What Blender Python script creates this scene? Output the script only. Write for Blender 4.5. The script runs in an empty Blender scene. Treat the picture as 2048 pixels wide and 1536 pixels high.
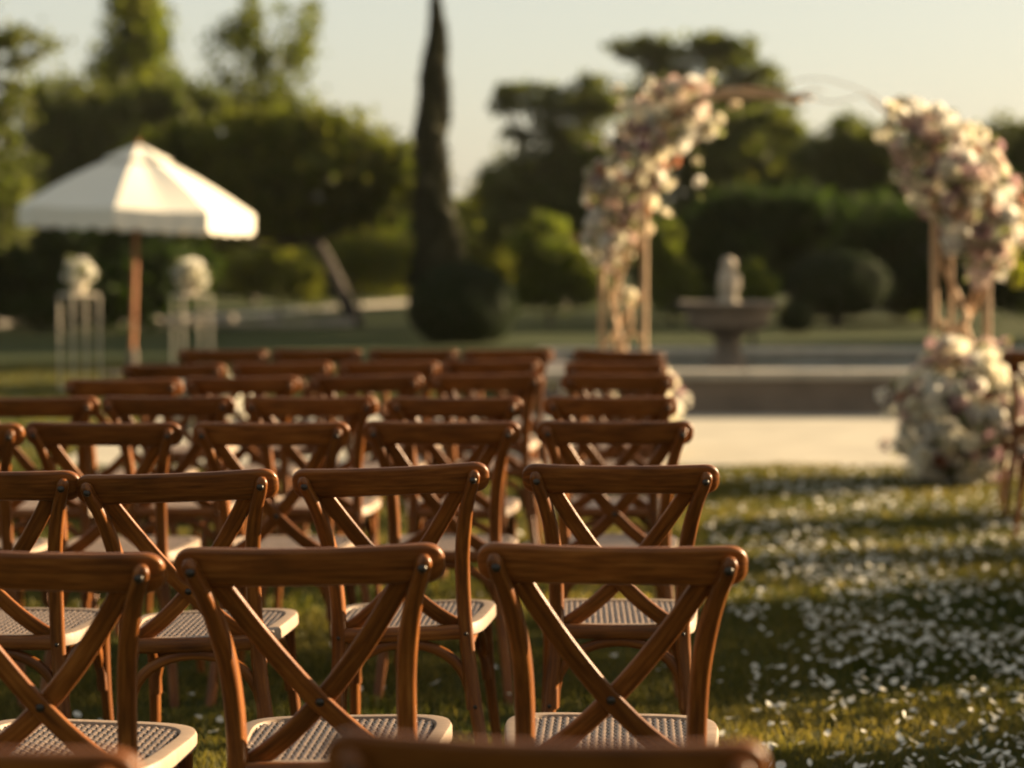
import bpy, math, random
import numpy as np
from mathutils import Vector, Matrix

random.seed(7)
rng = np.random.default_rng(7)
S = bpy.context.scene
COL = S.collection
R = math.radians

# ------------------------------------------------------------------ camera
CAM_H, FPX = 1.41, 4320.0
PITCH = math.atan((768 - 500) / FPX)
cam_d = bpy.data.cameras.new("camera")
cam = bpy.data.objects.new("camera", cam_d)
COL.objects.link(cam)
cam.location = (0, 0, CAM_H)
cam.rotation_euler = (math.pi / 2 - PITCH, 0, 0)
cam_d.sensor_width = 36.0
cam_d.lens = 36.0 * FPX / 2048
cam_d.clip_start = 0.05
cam_d.clip_end = 2000
cam_d.dof.use_dof = True
cam_d.dof.focus_distance = 4.65
cam_d.dof.aperture_fstop = 2.1
S.camera = cam

# ------------------------------------------------------------------ sky, sun, exposure
SUN_EL, SUN_AZ = R(14.0), R(68)          # azimuth clockwise from +Y (the way the chairs face)
w = bpy.data.worlds.new("World")
S.world = w
w.use_nodes = True
nt = w.node_tree
for n in list(nt.nodes):
    nt.nodes.remove(n)
sky = nt.nodes.new("ShaderNodeTexSky")
sky.sky_type = 'NISHITA'
sky.sun_disc = False
sky.sun_elevation = SUN_EL
sky.sun_rotation = SUN_AZ
sky.air_density = 1.0
sky.dust_density = 2.0
sky.ozone_density = 0.6
tint = nt.nodes.new("ShaderNodeMix")
tint.data_type = 'RGBA'
tint.blend_type = 'MULTIPLY'
tint.inputs[0].default_value = 1.0
tint.inputs[7].default_value = (1.0, 0.94, 0.86, 1)
bg = nt.nodes.new("ShaderNodeBackground")
bg.inputs[1].default_value = 0.03
wo = nt.nodes.new("ShaderNodeOutputWorld")
nt.links.new(sky.outputs[0], tint.inputs[6])
veil = nt.nodes.new("ShaderNodeMix")          # thin even evening haze over the whole sky
veil.data_type = 'RGBA'
veil.inputs[0].default_value = 0.65
veil.inputs[7].default_value = (2.85, 2.80, 2.42, 1)
nt.links.new(tint.outputs[2], veil.inputs[6])
nt.links.new(veil.outputs[2], bg.inputs[0])
nt.links.new(bg.outputs[0], wo.inputs[0])

sd = bpy.data.lights.new("sun", 'SUN')
sd.energy = 3.3
sd.angle = R(0.6)
sd.color = (1.0, 0.75, 0.45)
sun = bpy.data.objects.new("sun", sd)
COL.objects.link(sun)
SUNV = Vector((math.sin(SUN_AZ) * math.cos(SUN_EL), math.cos(SUN_AZ) * math.cos(SUN_EL), math.sin(SUN_EL)))
sun.rotation_euler = SUNV.to_track_quat('Z', 'Y').to_euler()
sun.location = SUNV * 60

S.view_settings.view_transform = 'Standard'
S.view_settings.look = 'None'
S.view_settings.exposure = 3.0
S.view_settings.gamma = 1.0
S.cycles.use_denoising = True
S.cycles.max_bounces = 6
S.cycles.transparent_max_bounces = 6
S.cycles.sample_clamp_indirect = 4.0


def at(px, py, Y):
    """survey helper: the point at forward distance Y on the sight line through photo pixel (px, py)"""
    dx = (px - 1024) / FPX
    dz = -(py - 768) / FPX
    c, s = math.cos(PITCH), math.sin(PITCH)
    d = Vector((dx, c + dz * s, -s + dz * c))
    return Vector((0, 0, CAM_H)) + d * (Y / d.y)


# ------------------------------------------------------------------ tagging helpers
def tag(o, label=None, cat=None, group=None, kind=None):
    if label: o['label'] = label
    if cat: o['category'] = cat
    if group: o['group'] = group
    if kind: o['kind'] = kind
    return o


def empty(name, loc=(0, 0, 0), rz=0.0):
    o = bpy.data.objects.new(name, None)
    o.empty_display_size = 0.1
    COL.objects.link(o)
    o.location = loc
    o.rotation_euler = (0, 0, rz)
    return o


def obj(name, me, parent=None, loc=None):
    o = bpy.data.objects.new(name, me)
    COL.objects.link(o)
    if parent: o.parent = parent
    if loc is not None: o.location = loc
    return o


# ------------------------------------------------------------------ mesh builder
class MB:
    def __init__(s):
        s.v, s.f, s.uv = [], [], []

    def face(s, idx, uvs=None):
        s.f.append(tuple(idx))
        s.uv.extend(uvs if uvs else [(0, 0)] * len(idx))

    def rings(s, rings, close=True, cap=True, us=None):
        """skin a list of rings (each a list of points)"""
        b = len(s.v)
        n = len(rings[0])
        for r in rings:
            s.v.extend([tuple(p) for p in r])
        if us is None:
            us, acc = [0.0], 0.0
            for i in range(1, len(rings)):
                acc += (Vector(rings[i][0]) - Vector(rings[i - 1][0])).length
                us.append(acc)
        per = [0.0]
        mid = rings[len(rings) // 2]
        for k in range(n):
            per.append(per[-1] + (Vector(mid[(k + 1) % n]) - Vector(mid[k])).length)
        for i in range(len(rings) - 1):
            for k in range(n if close else n - 1):
                k2 = (k + 1) % n
                s.face((b + i * n + k, b + i * n + k2, b + (i + 1) * n + k2, b + (i + 1) * n + k),
                       [(us[i], per[k]), (us[i], per[k + 1]), (us[i + 1], per[k + 1]), (us[i + 1], per[k])])
        if cap and close:
            s.face([b + k for k in range(n)][::-1])
            s.face([b + (len(rings) - 1) * n + k for k in range(n)])
        return s

    def sweep(s, pts, sec, up, scales=None, cap=True):
        pts = [Vector(p) for p in pts]
        up = Vector(up)
        rings = []
        for i, p in enumerate(pts):
            t = (pts[min(i + 1, len(pts) - 1)] - pts[max(i - 1, 0)]).normalized()
            side = t.cross(up)
            if side.length < 1e-5: side = t.cross(Vector((0.3, 0.9, 0.1)))
            side.normalize()
            nn = side.cross(t).normalized()
            k = scales[i] if scales else 1.0
            kx, ky = (k, k) if not isinstance(k, tuple) else k
            rings.append([p + side * (x * kx) + nn * (y * ky) for x, y in sec])
        return s.rings(rings, True, cap)

    def lathe(s, prof, n=32, c=(0, 0, 0)):
        c = Vector(c)
        rings = [[c + Vector((r * math.cos(2 * math.pi * k / n), r * math.sin(2 * math.pi * k / n), z)) for k in range(n)] for r, z in prof]
        return s.rings(rings, True, True)

    def box(s, x0, x1, y0, y1, z0, z1, bev=0.0):
        b = bev
        def ring(z, i):
            return [(x0 + i, y0 + i, z), (x1 - i, y0 + i, z), (x1 - i, y1 - i, z), (x0 + i, y1 - i, z)]
        if b > 0:
            return s.rings([ring(z0, b), ring(z0 + b, 0), ring(z1 - b, 0), ring(z1, b)])
        return s.rings([ring(z0, 0), ring(z1, 0)])

    def mesh(s, name, mat, smooth=True):
        me = bpy.data.meshes.new(name)
        me.from_pydata(s.v, [], s.f)
        ul = me.uv_layers.new(name="UVMap")
        ul.data.foreach_set("uv", np.array(s.uv, dtype=np.float32).ravel())
        if mat: me.materials.append(mat)
        if smooth:
            me.polygons.foreach_set("use_smooth", [True] * len(me.polygons))
            me.set_sharp_from_angle(angle=R(48))
        me.update()
        return me


def raw_mesh(name, verts, faces, mat, smooth=False):
    """fast numpy mesh: verts (N,3), faces (M,k)"""
    me = bpy.data.meshes.new(name)
    verts = np.asarray(verts, dtype=np.float32)
    faces = np.asarray(faces, dtype=np.int32)
    M, k = faces.shape
    me.vertices.add(len(verts))
    me.vertices.foreach_set("co", verts.ravel())
    me.loops.add(M * k)
    me.loops.foreach_set("vertex_index", faces.ravel())
    me.polygons.add(M)
    me.polygons.foreach_set("loop_start", np.arange(0, M * k, k, dtype=np.int32))
    if smooth: me.polygons.foreach_set("use_smooth", np.ones(M, dtype=bool))
    me.update(calc_edges=True)
    if mat: me.materials.append(mat)
    return me


def rrect(wd, ht, r, n=3):
    out = []
    for cx, cy, a0 in ((wd / 2 - r, ht / 2 - r, 0), (-wd / 2 + r, ht / 2 - r, 90), (-wd / 2 + r, -ht / 2 + r, 180), (wd / 2 - r, -ht / 2 + r, 270)):
        for k in range(n + 1):
            a = R(a0 + 90 * k / n)
            out.append((cx + r * math.cos(a), cy + r * math.sin(a)))
    return out


def circ(r, n=8):
    return [(r * math.cos(2 * math.pi * k / n), r * math.sin(2 * math.pi * k / n)) for k in range(n)]


def spline(pts, n=6):
    P = [Vector(p) for p in pts]
    out = []
    for i in range(len(P) - 1):
        p0, p1, p2, p3 = P[max(i - 1, 0)], P[i], P[i + 1], P[min(i + 2, len(P) - 1)]
        for k in range(n):
            t = k / n
            out.append(0.5 * ((2 * p1) + (p2 - p0) * t + (2 * p0 - 5 * p1 + 4 * p2 - p3) * t * t + (3 * p1 - p0 - 3 * p2 + p3) * t ** 3))
    out.append(P[-1])
    return out


# ------------------------------------------------------------------ materials
class NT:
    def __init__(s, name):
        s.m = bpy.data.materials.new(name)
        s.m.use_nodes = True
        s.t = s.m.node_tree
        s.t.nodes.clear()
        s.out = s.add("ShaderNodeOutputMaterial")

    def add(s, ty, **kw):
        n = s.t.nodes.new(ty)
        for k, v in kw.items(): setattr(n, k, v)
        return n

    def put(s, sock, val):
        if hasattr(val, 'is_output') or isinstance(val, bpy.types.NodeSocket):
            s.t.links.new(val, sock)
        else:
            sock.default_value = val

    def noise(s, vec, scale, detail=4, rough=0.55):
        n = s.add("ShaderNodeTexNoise")
        if vec is not None: s.put(n.inputs['Vector'], vec)
        n.inputs['Scale'].default_value = scale
        n.inputs['Detail'].default_value = detail
        n.inputs['Roughness'].default_value = rough
        return n.outputs['Fac']

    def ramp(s, fac, stops):
        n = s.add("ShaderNodeValToRGB")
        s.put(n.inputs[0], fac)
        el = n.color_ramp.elements
        while len(el) < len(stops): el.new(0.5)
        for e, (p, c) in zip(el, stops):
            e.position = p
            e.color = (*c, 1) if len(c) == 3 else c
        return n.outputs[0]

    def mix(s, fac, a, b, mode='MIX'):
        n = s.add("ShaderNodeMix", data_type='RGBA', blend_type=mode)
        s.put(n.inputs[0], fac)
        s.put(n.inputs[6], (*a, 1) if isinstance(a, tuple) and len(a) == 3 else a)
        s.put(n.inputs[7], (*b, 1) if isinstance(b, tuple) and len(b) == 3 else b)
        return n.outputs[2]

    def mapping(s, vec, scale=(1, 1, 1), loc=None):
        n = s.add("ShaderNodeMapping")
        s.put(n.inputs['Vector'], vec)
        n.inputs['Scale'].default_value = scale
        if loc is not None: s.put(n.inputs['Location'], loc)
        return n.outputs[0]

    def bump(s, h, strength, dist=0.01):
        n = s.add("ShaderNodeBump")
        s.put(n.inputs['Height'], h)
        n.inputs['Strength'].default_value = strength
        n.inputs['Distance'].default_value = dist
        return n.outputs[0]

    def bsdf(s, color, rough=0.6, normal=None, metal=0.0, spec=0.5, coat=0.0):
        n = s.add("ShaderNodeBsdfPrincipled")
        s.put(n.inputs['Base Color'], (*color, 1) if isinstance(color, tuple) and len(color) == 3 else color)
        s.put(n.inputs['Roughness'], rough)
        s.put(n.inputs['Metallic'], metal)
        s.put(n.inputs['Specular IOR Level'], spec)
        s.put(n.inputs['Coat Weight'], coat)
        if coat: n.inputs['Coat Roughness'].default_value = 0.25
        if normal is not None: s.put(n.inputs['Normal'], normal)
        return n.outputs[0]

    def done(s, sh):
        s.t.links.new(sh, s.out.inputs[0])
        return s.m


def wood_mat(name, c0, c1, c2, rough=0.4, blotch=0.5, spec=0.4):
    n = NT(name)
    uv = n.add("ShaderNodeUVMap").outputs[0]
    oi = n.add("ShaderNodeObjectInfo").outputs['Random']
    cx = n.add("ShaderNodeCombineXYZ")
    m1 = n.add("ShaderNodeMath", operation='MULTIPLY'); n.put(m1.inputs[0], oi); m1.inputs[1].default_value = 37.0
    n.put(cx.inputs[0], m1.outputs[0]); n.put(cx.inputs[1], m1.outputs[0])
    g = n.mapping(uv, (5, 70, 1), cx.outputs[0])
    fine = n.noise(g, 1.6, 6, 0.62)
    wide = n.noise(n.mapping(uv, (3.5, 22, 1), cx.outputs[0]), 1.0, 3, 0.5)
    col = n.ramp(fine, [(0.28, c0), (0.5, c1), (0.74, c2)])
    col = n.mix(n.ramp(wide, [(0.3, (0, 0, 0)), (0.75, (1, 1, 1))]), col, n.mix(0.5, col, c0))
    bl = n.noise(n.mapping(uv, (6, 14, 1), cx.outputs[0]), 1.0, 2)
    col = n.mix(n.ramp(bl, [(0.56, (0, 0, 0)), (0.74, (blotch, blotch, blotch))]), col, tuple(x * 0.45 for x in c0))
    hs = n.add("ShaderNodeHueSaturation")
    mr = n.add("ShaderNodeMapRange"); n.put(mr.inputs[0], oi); mr.inputs[3].default_value = 0.82; mr.inputs[4].default_value = 1.18
    n.put(hs.inputs['Value'], mr.outputs[0]); n.put(hs.inputs['Color'], col)
    rr = n.ramp(fine, [(0.3, (rough + 0.12,) * 3), (0.7, (rough - 0.06,) * 3)])
    return n.done(n.bsdf(hs.outputs[0], rr, n.bump(fine, 0.25, 0.002), spec=spec))


M = {}
M['wood'] = wood_mat("chestnut_wood", (0.046, 0.0130, 0.0024), (0.150, 0.047, 0.0080), (0.265, 0.102, 0.022), 0.34, spec=0.22)
M['seatwood'] = wood_mat("pale_wood", (0.16, 0.112, 0.078), (0.215, 0.155, 0.11), (0.27, 0.20, 0.145), 0.52, 0.1, spec=0.25)
M['archwood'] = wood_mat("peeled_branch_wood", (0.30, 0.17, 0.08), (0.44, 0.27, 0.14), (0.54, 0.36, 0.20), 0.6, 0.2)
M['pole'] = wood_mat("umbrella_pole_wood", (0.20, 0.07, 0.02), (0.32, 0.12, 0.04), (0.42, 0.18, 0.07), 0.4)


def simple(name, c, rough=0.6, var=0.15, scale=8.0, metal=0.0, bump=0.0, spec=0.5, coord='Object'):
    n = NT(name)
    tc = n.add("ShaderNodeTexCoord").outputs[coord]
    f = n.noise(tc, scale, 5, 0.6)
    col = n.ramp(f, [(0.3, tuple(x * (1 - var) for x in c)), (0.7, tuple(min(x * (1 + var), 1) for x in c))])
    return n.done(n.bsdf(col, rough, n.bump(f, bump, 0.02) if bump else None, metal, spec))


def leafy(name, stops, trans=0.45, tcol=None, rough=0.6, patch=0.6, spec=0.08):
    """foliage or petals: each leaf gets its own tone, and light passes through"""
    n = NT(name)
    ge = n.add("ShaderNodeNewGeometry")
    col = n.ramp(ge.outputs['Random Per Island'], stops)
    f = n.noise(n.add("ShaderNodeTexCoord").outputs['Object'], patch, 3)
    col = n.mix(n.ramp(f, [(0.35, (0, 0, 0)), (0.65, (0.55, 0.55, 0.55))]), col, stops[-1][1])
    d = n.bsdf(col, rough, spec=spec)
    tr = n.add("ShaderNodeBsdfTranslucent")
    n.put(tr.inputs[0], n.mix(1.0, col, tcol or (1, 1, 1), 'MULTIPLY') if tcol else col)
    ms = n.add("ShaderNodeMixShader")
    ms.inputs[0].default_value = trans
    n.t.links.new(d, ms.inputs[1]); n.t.links.new(tr.outputs[0], ms.inputs[2])
    return n.done(ms.outputs[0])


def petal_mat(name, c, trans=0.35):
    n = NT(name)
    oi = n.add("ShaderNodeObjectInfo").outputs['Random']
    ge = n.add("ShaderNodeNewGeometry").outputs['Random Per Island']
    a = n.ramp(ge, [(0.0, tuple(x * 0.86 for x in c)), (1.0, c)])
    hs = n.add("ShaderNodeHueSaturation")
    mr = n.add("ShaderNodeMapRange"); n.put(mr.inputs[0], oi); mr.inputs[3].default_value = 0.82; mr.inputs[4].default_value = 1.05
    n.put(hs.inputs['Value'], mr.outputs[0]); n.put(hs.inputs['Color'], a)
    d = n.bsdf(hs.outputs[0], 0.6, spec=0.25)
    tr = n.add("ShaderNodeBsdfTranslucent"); n.put(tr.inputs[0], hs.outputs[0])
    ms = n.add("ShaderNodeMixShader"); ms.inputs[0].default_value = trans
    n.t.links.new(d, ms.inputs[1]); n.t.links.new(tr.outputs[0], ms.inputs[2])
    return n.done(ms.outputs[0])


M['weave'] = simple("woven_cane", (0.22, 0.155, 0.11), 0.30, 0.35, 60.0)
M['weavegap'] = simple("dark_weave_gap", (0.06, 0.04, 0.028), 0.7, 0.3, 30.0)  # dark colour standing in for shade between the cane strands
M['bolt'] = simple("blackened_steel", (0.03, 0.026, 0.022), 0.32, 0.2, 40, 0.7)
M['canvas'] = leafy("umbrella_canvas", [(0, (0.60, 0.57, 0.50)), (1, (0.62, 0.59, 0.52))], 0.10, patch=2.0, rough=0.8)
M['whitemetal'] = simple("cream_painted_metal", (0.44, 0.385, 0.30), 0.4, 0.06)
M['stone'] = simple("weathered_stone", (0.12, 0.092, 0.068), 0.85, 0.3, 7, bump=0.3)
M['palestone'] = simple("pale_stone", (0.30, 0.25, 0.19), 0.75, 0.2, 9, bump=0.25)
M['coping'] = simple("pale_coping_stone", (0.30, 0.265, 0.21), 0.7, 0.2, 3, bump=0.2)
M['poolwall'] = simple("brown_rendered_wall", (0.12, 0.09, 0.065), 0.8, 0.22, 3, bump=0.2)
M['paving'] = simple("sandstone_paving", (0.29, 0.26, 0.20), 0.85, 0.16, 1.7, bump=0.15)
M['gravel'] = simple("gravel", (0.46, 0.38, 0.28), 0.9, 0.25, 20, bump=0.4)
M['bark'] = simple("bark", (0.040, 0.030, 0.022), 0.9, 0.4, 9, bump=0.6)

TC = (1.05, 1.15, 0.45)
GREENS = {
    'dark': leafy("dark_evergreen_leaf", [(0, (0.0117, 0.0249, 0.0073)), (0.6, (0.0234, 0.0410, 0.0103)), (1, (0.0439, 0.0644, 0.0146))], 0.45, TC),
    'yew': leafy("yew_leaf_painted_sun", [(0, (0.013, 0.026, 0.007)), (0.65, (0.032, 0.050, 0.010)), (1, (0.15, 0.145, 0.022))], 0.5, TC, patch=0.9),  # gold stop and patches paint backlight onto the domed crown
    'olive': leafy("olive_bush_leaf", [(0, (0.0488, 0.0708, 0.0146)), (0.5, (0.0915, 0.1159, 0.0220)), (1, (0.1525, 0.1525, 0.0293))], 0.5, TC),
    'mid': leafy("mid_green_leaf", [(0, (0.0394, 0.0560, 0.0187)), (0.6, (0.0706, 0.0850, 0.0269)), (1, (0.1120, 0.1120, 0.0353))], 0.5, TC),
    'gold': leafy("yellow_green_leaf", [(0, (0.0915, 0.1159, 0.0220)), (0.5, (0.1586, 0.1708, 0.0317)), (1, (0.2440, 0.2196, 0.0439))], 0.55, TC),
    'cypress': leafy("cypress_leaf", [(0, (0.0154, 0.0188, 0.0094)), (1, (0.0384, 0.0384, 0.0171))], 0.25),
    'box': leafy("clipped_box_leaf", [(0, (0.0073, 0.0146, 0.0066)), (1, (0.0220, 0.0337, 0.0095))], 0.3, TC),
    'floral': leafy("bouquet_greenery", [(0, (0.03, 0.045, 0.015)), (0.7, (0.09, 0.11, 0.03)), (1, (0.25, 0.25, 0.10))], 0.45),
}
M['grass'] = leafy("grass_blade", [(0, (0.020, 0.033, 0.007)), (0.55, (0.042, 0.056, 0.011)), (0.85, (0.088, 0.088, 0.024)), (1, (0.18, 0.15, 0.055))], 0.5, (1.25, 1.1, 0.5), patch=0.9)
M['petal_ground'] = petal_mat("fallen_white_petal", (0.70, 0.68, 0.61), 0.3)

n = NT("lawn")
tc = n.add("ShaderNodeTexCoord").outputs['Object']
f1 = n.noise(tc, 1.1, 4)
f2 = n.noise(tc, 38.0, 5, 0.7)
c = n.ramp(f1, [(0.3, (0.022, 0.036, 0.009)), (0.7, (0.044, 0.054, 0.014))])
c = n.mix(n.ramp(f2, [(0.35, (0, 0, 0)), (0.7, (0.6, 0.6, 0.6))]), c, (0.035, 0.030, 0.012))
M['lawn'] = n.done(n.bsdf(c, 0.95, n.bump(f2, 0.6, 0.03), spec=0.1))

n = NT("pool_water")
tc = n.add("ShaderNodeTexCoord").outputs['Object']
f = n.noise(n.mapping(tc, (3, 6, 1)), 2.0, 3)
M['water'] = n.done(n.bsdf((0.05, 0.055, 0.05), 0.12, n.bump(f, 0.25, 0.02), spec=0.6))


# ------------------------------------------------------------------ ground, paving, pool
b = MB(); b.v = [(-250, -30, 0), (250, -30, 0), (250, 420, 0), (-250, 420, 0)]; b.face((0, 1, 2, 3))
tag(obj("lawn", b.mesh("lawn", M['lawn'], False)), kind='structure')
PAV = (-3.0, 9.0, 14.0, 18.45)
b = MB(); b.box(PAV[0], PAV[1], PAV[2], PAV[3], -0.05, 0.012, 0.004)
tag(obj("paving", b.mesh("paving", M['paving'], False)), kind='structure')

POOL = (0.30, 9.0, 18.45, 22.8)
x0, x1, y0, y1 = POOL
pool = empty("fountain_pool", ((x0 + x1) / 2, y0, 0))
tag(pool, "long raised stone pool with pale coping around the pedestal fountain", "pool")
pox, poy = (x0 + x1) / 2, y0


def pool_part(name, boxes, mat):
    m = MB()
    for q in boxes: m.box(q[0] - pox, q[1] - pox, q[2] - poy, q[3] - poy, q[4], q[5], 0.008)
    return obj(name, m.mesh(name, mat, False), pool)


pool_part("wall", [(x0, x1, y0, y0 + 0.25, 0, 0.30)], M['poolwall'])
pool_part("plinth", [(x0 - 0.04, x1 + .04, y0 - 0.06, y0 - 0.002, 0, 0.11)], M['poolwall'])
pool_part("wall", [(x0, x1, y1 - 0.25, y1, 0, 0.30)], M['poolwall'])
pool_part("wall", [(x0 + .002, x0 + 0.25, y0 + .252, y1 - .252, 0, 0.30)], M['poolwall'])
pool_part("wall", [(x1 - 0.25, x1 - .002, y0 + .252, y1 - .252, 0, 0.30)], M['poolwall'])
step = 0.87
k = 0
while x0 + k * step < x1 - 0.1:
    xa = x0 - 0.03 + k * step
    pool_part("coping_stone", [(xa, min(xa + step - 0.008, x1 + .03), y0 - 0.04, y0 + 0.32, 0.301, 0.375)], M['coping'])
    pool_part("coping_stone", [(xa, min(xa + step - 0.008, x1 + .03), y1 - 0.32, y1 + 0.04, 0.301, 0.375)], M['coping'])
    k += 1
wm = MB(); wm.v = [(x0 + .2 - pox, .2, 0.285), (x1 - .2 - pox, .2, 0.285), (x1 - .2 - pox, y1 - y0 - .2, 0.285), (x0 + .2 - pox, y1 - y0 - .2, 0.285)]; wm.face((0, 1, 2, 3))
obj("water", wm.mesh("water", M['water'], False), pool)

# pedestal fountain in the pool
FX, FY = 2.06, 20.6
ft = empty("pedestal_fountain", (FX, FY, 0.20))
tag(ft, "brown stone pedestal fountain with wide bowl standing in the raised pool", "fountain")
m = MB(); m.lathe([(0.20, 0), (0.20, 0.10), (0.18, 0.12), (0.17, 0.17), (0.14, 0.22), (0.12, 0.30), (0.13, 0.37), (0.17, 0.41)], 28)
obj("pedestal", m.mesh("pedestal", M['stone']), ft)
m = MB(); m.lathe([(0.10, 0.40), (0.22, 0.42), (0.34, 0.46), (0.385, 0.51), (0.395, 0.60), (0.41, 0.63), (0.455, 0.655), (0.485, 0.675), (0.49, 0.705), (0.475, 0.72), (0.43, 0.715), (0.38, 0.68), (0.10, 0.66)], 36)
bowl = obj("bowl", m.mesh("bowl", M['stone']), ft)
m = MB(); m.lathe([(0.43, 0.70), (0.02, 0.703)], 36)
obj("water", m.mesh("bowl_water", M['water']), bowl)
# finial figure: a stubby carved stone bust-like ornament, lumpy
prof = [(0.095, 0.66), (0.10, 0.71), (0.07, 0.74), (0.078, 0.79), (0.095, 0.85), (0.098, 0.91), (0.088, 0.97), (0.066, 1.00), (0.05, 1.02), (0.062, 1.05), (0.066, 1.085), (0.05, 1.125), (0.018, 1.145)]
m = MB(); m.lathe(prof, 28)
m.v = [(x * (1 + 0.16 * math.sin(5 * math.atan2(y, x) + z * 30)) * (1.0 + 0.1 * (x > 0)), y * (1 + 0.12 * math.sin(3 * math.atan2(y, x) + z * 22)), z) for x, y, z in m.v]
obj("carved_finial", m.mesh("carved_finial", M['palestone']), ft)

# far gravel path and low pale stone edging on the umbrella side
b = MB()
pts = [at(-300, 640, 41.5), at(300, 630, 43), at(700, 606, 54.0), at(900, 596, 61.0)]
cl = spline([(p.x, p.y, 0) for p in pts], 10)
for p in cl: b.v += [(p.x, p.y - 1.8, 0.006), (p.x, p.y + 2.6, 0.006)]
for i in range(len(cl) - 1): b.face((2 * i, 2 * i + 2, 2 * i + 3, 2 * i + 1))
tag(obj("path", b.mesh("path", M['gravel'], False)), kind='structure')

edge = empty("stone_edging", (-4.5, 39.4, 0))
tag(edge, "low broken pale stone edging at the far side of the shaded lawn", "edging")
for k in range(26):
    px = 95 + k * 24.0 + rng.uniform(-3, 3)
    if rng.uniform() < 0.16: continue
    p = at(px, 650, 39.4)
    m = MB(); hgt = rng.uniform(0.10, 0.24); wd = rng.uniform(0.09, 0.112)
    m.box(-wd, wd, -0.13, 0.13, 0, hgt, 0.02)
    o = obj("stone", m.mesh("edging_stone", M['palestone']), edge, (p.x + 4.5, rng.uniform(-0.05, 0.05), 0))
    o.rotation_euler = (0, 0, rng.uniform(-.15, .15))


# ------------------------------------------------------------------ foliage
def leaf_quads(P, Nrm, size, aspect=0.55):
    """diamond leaves at points P with facing Nrm"""
    n = len(P)
    Nrm = Nrm / np.maximum(np.linalg.norm(Nrm, axis=1, keepdims=True), 1e-6)
    t = rng.normal(size=(n, 3)); t -= (t * Nrm).sum(1, keepdims=True) * Nrm
    t /= np.maximum(np.linalg.norm(t, axis=1, keepdims=True), 1e-6)
    u = np.cross(Nrm, t)
    s = (size * rng.uniform(0.6, 1.3, n))[:, None]
    bend = Nrm * s * 0.18
    V = np.stack([P - t * s, P - u * s * aspect + bend, P + t * s, P + u * s * aspect + bend], 1).reshape(-1, 3)
    F = np.arange(4 * n).reshape(n, 4)
    return V, F


def crown_points(lobes, n_leaf, clump=0.35, clumps_per=26, shell=0.55):
    """lobes: (cx,cy,cz, rx,ry,rz); leaves gather in clumps near each lobe's skin"""
    vol = np.array([l[3] * l[4] * l[5] for l in lobes]) ** 0.7
    cnt = np.maximum((vol / vol.sum() * n_leaf).astype(int), 30)
    out = []
    for l, c in zip(lobes, cnt):
        ctr, rad = np.array(l[:3]), np.array(l[3:6])
        K = clumps_per
        d = rng.normal(size=(K, 3)); d /= np.linalg.norm(d, axis=1, keepdims=True)
        rr = shell + (1 - shell) * rng.uniform(0, 1, K) ** 0.6
        cc = d * rr[:, None]
        pick = rng.integers(0, K, c)
        w = rng.normal(size=(c, 3)) * clump * rng.uniform(0.5, 1.1, K)[pick][:, None]
        p = cc[pick] + w * 0.55
        out.append(ctr + p * rad)
    return np.concatenate(out)


def tubes(segs):
    m = MB()
    for pts, r0, r1 in segs:
        sp = spline(pts, 4)
        L = len(sp)
        m.sweep(sp, circ(1.0, 7), (0.2, 1, 0.05), [r0 + (r1 - r0) * i / (L - 1) for i in range(L)])
    return m


def tree(name, label, cat, base, lobes, n_leaf, leaf, mat, trunk_r=0.15, group=None, clump=0.35, clumps_per=26, shell=0.55, upbias=0.4, trunk=None, limbs=True, zmin=0.05):
    """base (x,y), lobes relative to base"""
    root = empty(name, (base[0], base[1], 0))
    tag(root, label, cat, group)
    L = np.array(lobes, dtype=float)
    top = L[:, 2].max()
    ctr = L[:, :3].mean(0)
    t = trunk or [(0, 0, -0.1), (ctr[0] * 0.3, ctr[1] * 0.3, ctr[2] * 0.45), (ctr[0] * .8, ctr[1] * .8, ctr[2] * 0.95)]
    obj("trunk", tubes([(t, trunk_r, trunk_r * 0.5)]).mesh("trunk", M['bark']), root)
    if limbs:
        s = Vector(t[-2])
        segs = []
        for l in lobes:
            e = Vector(l[:3]); mid = s.lerp(e, 0.5) + Vector((0, 0, -0.1 * (e - s).length))
            segs.append(([s, mid, e], trunk_r * 0.5, trunk_r * 0.12))
            for q in range(3):
                d = Vector(rng.normal(size=3)).normalized()
                e2 = e + Vector((d.x * l[3], d.y * l[4], abs(d.z) * l[5])) * 0.75
                segs.append(([mid.lerp(e, .6), mid.lerp(e2, .6), e2], trunk_r * 0.2, trunk_r * 0.05))
        obj("limbs", tubes(segs).mesh("limbs", M['bark']), root)
    P = crown_points(lobes, n_leaf, clump, clumps_per, shell)
    P = P[P[:, 2] > zmin + rng.uniform(0, 0.25, len(P)) * (zmin > 0.1)]
    N = rng.normal(size=P.shape) + np.array([0, 0, upbias])
    V, F = leaf_quads(P, N, leaf)
    cr = obj("crown", raw_mesh("crown", V, F, mat), root)
    cr['kind'] = 'stuff'
    return root


def px_lobes(base, Y, lst):
    """(px, py, half width px, half height px[, depth factor[, dY]]) -> lobes relative to base, metres"""
    out = []
    for q in lst:
        dY = q[5] if len(q) > 5 else 0
        p = at(q[0], q[1], Y + dY)
        k = (Y + dY) / FPX
        rx, rz = q[2] * k, q[3] * k
        out.append((p.x - base[0], p.y - base[1], p.z, rx, (rx + rz) / 2 * (q[4] if len(q) > 4 else 1.0), rz))
    return out


def pxtree(name, label, cat, Y, cx, lst, n_leaf, leaf, mat, **kw):
    Y *= 1.6
    base = (at(cx, 600, Y).x, Y)
    return tree(name, label, cat, base, px_lobes(base, Y, lst), n_leaf, leaf, mat, **kw)


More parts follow.
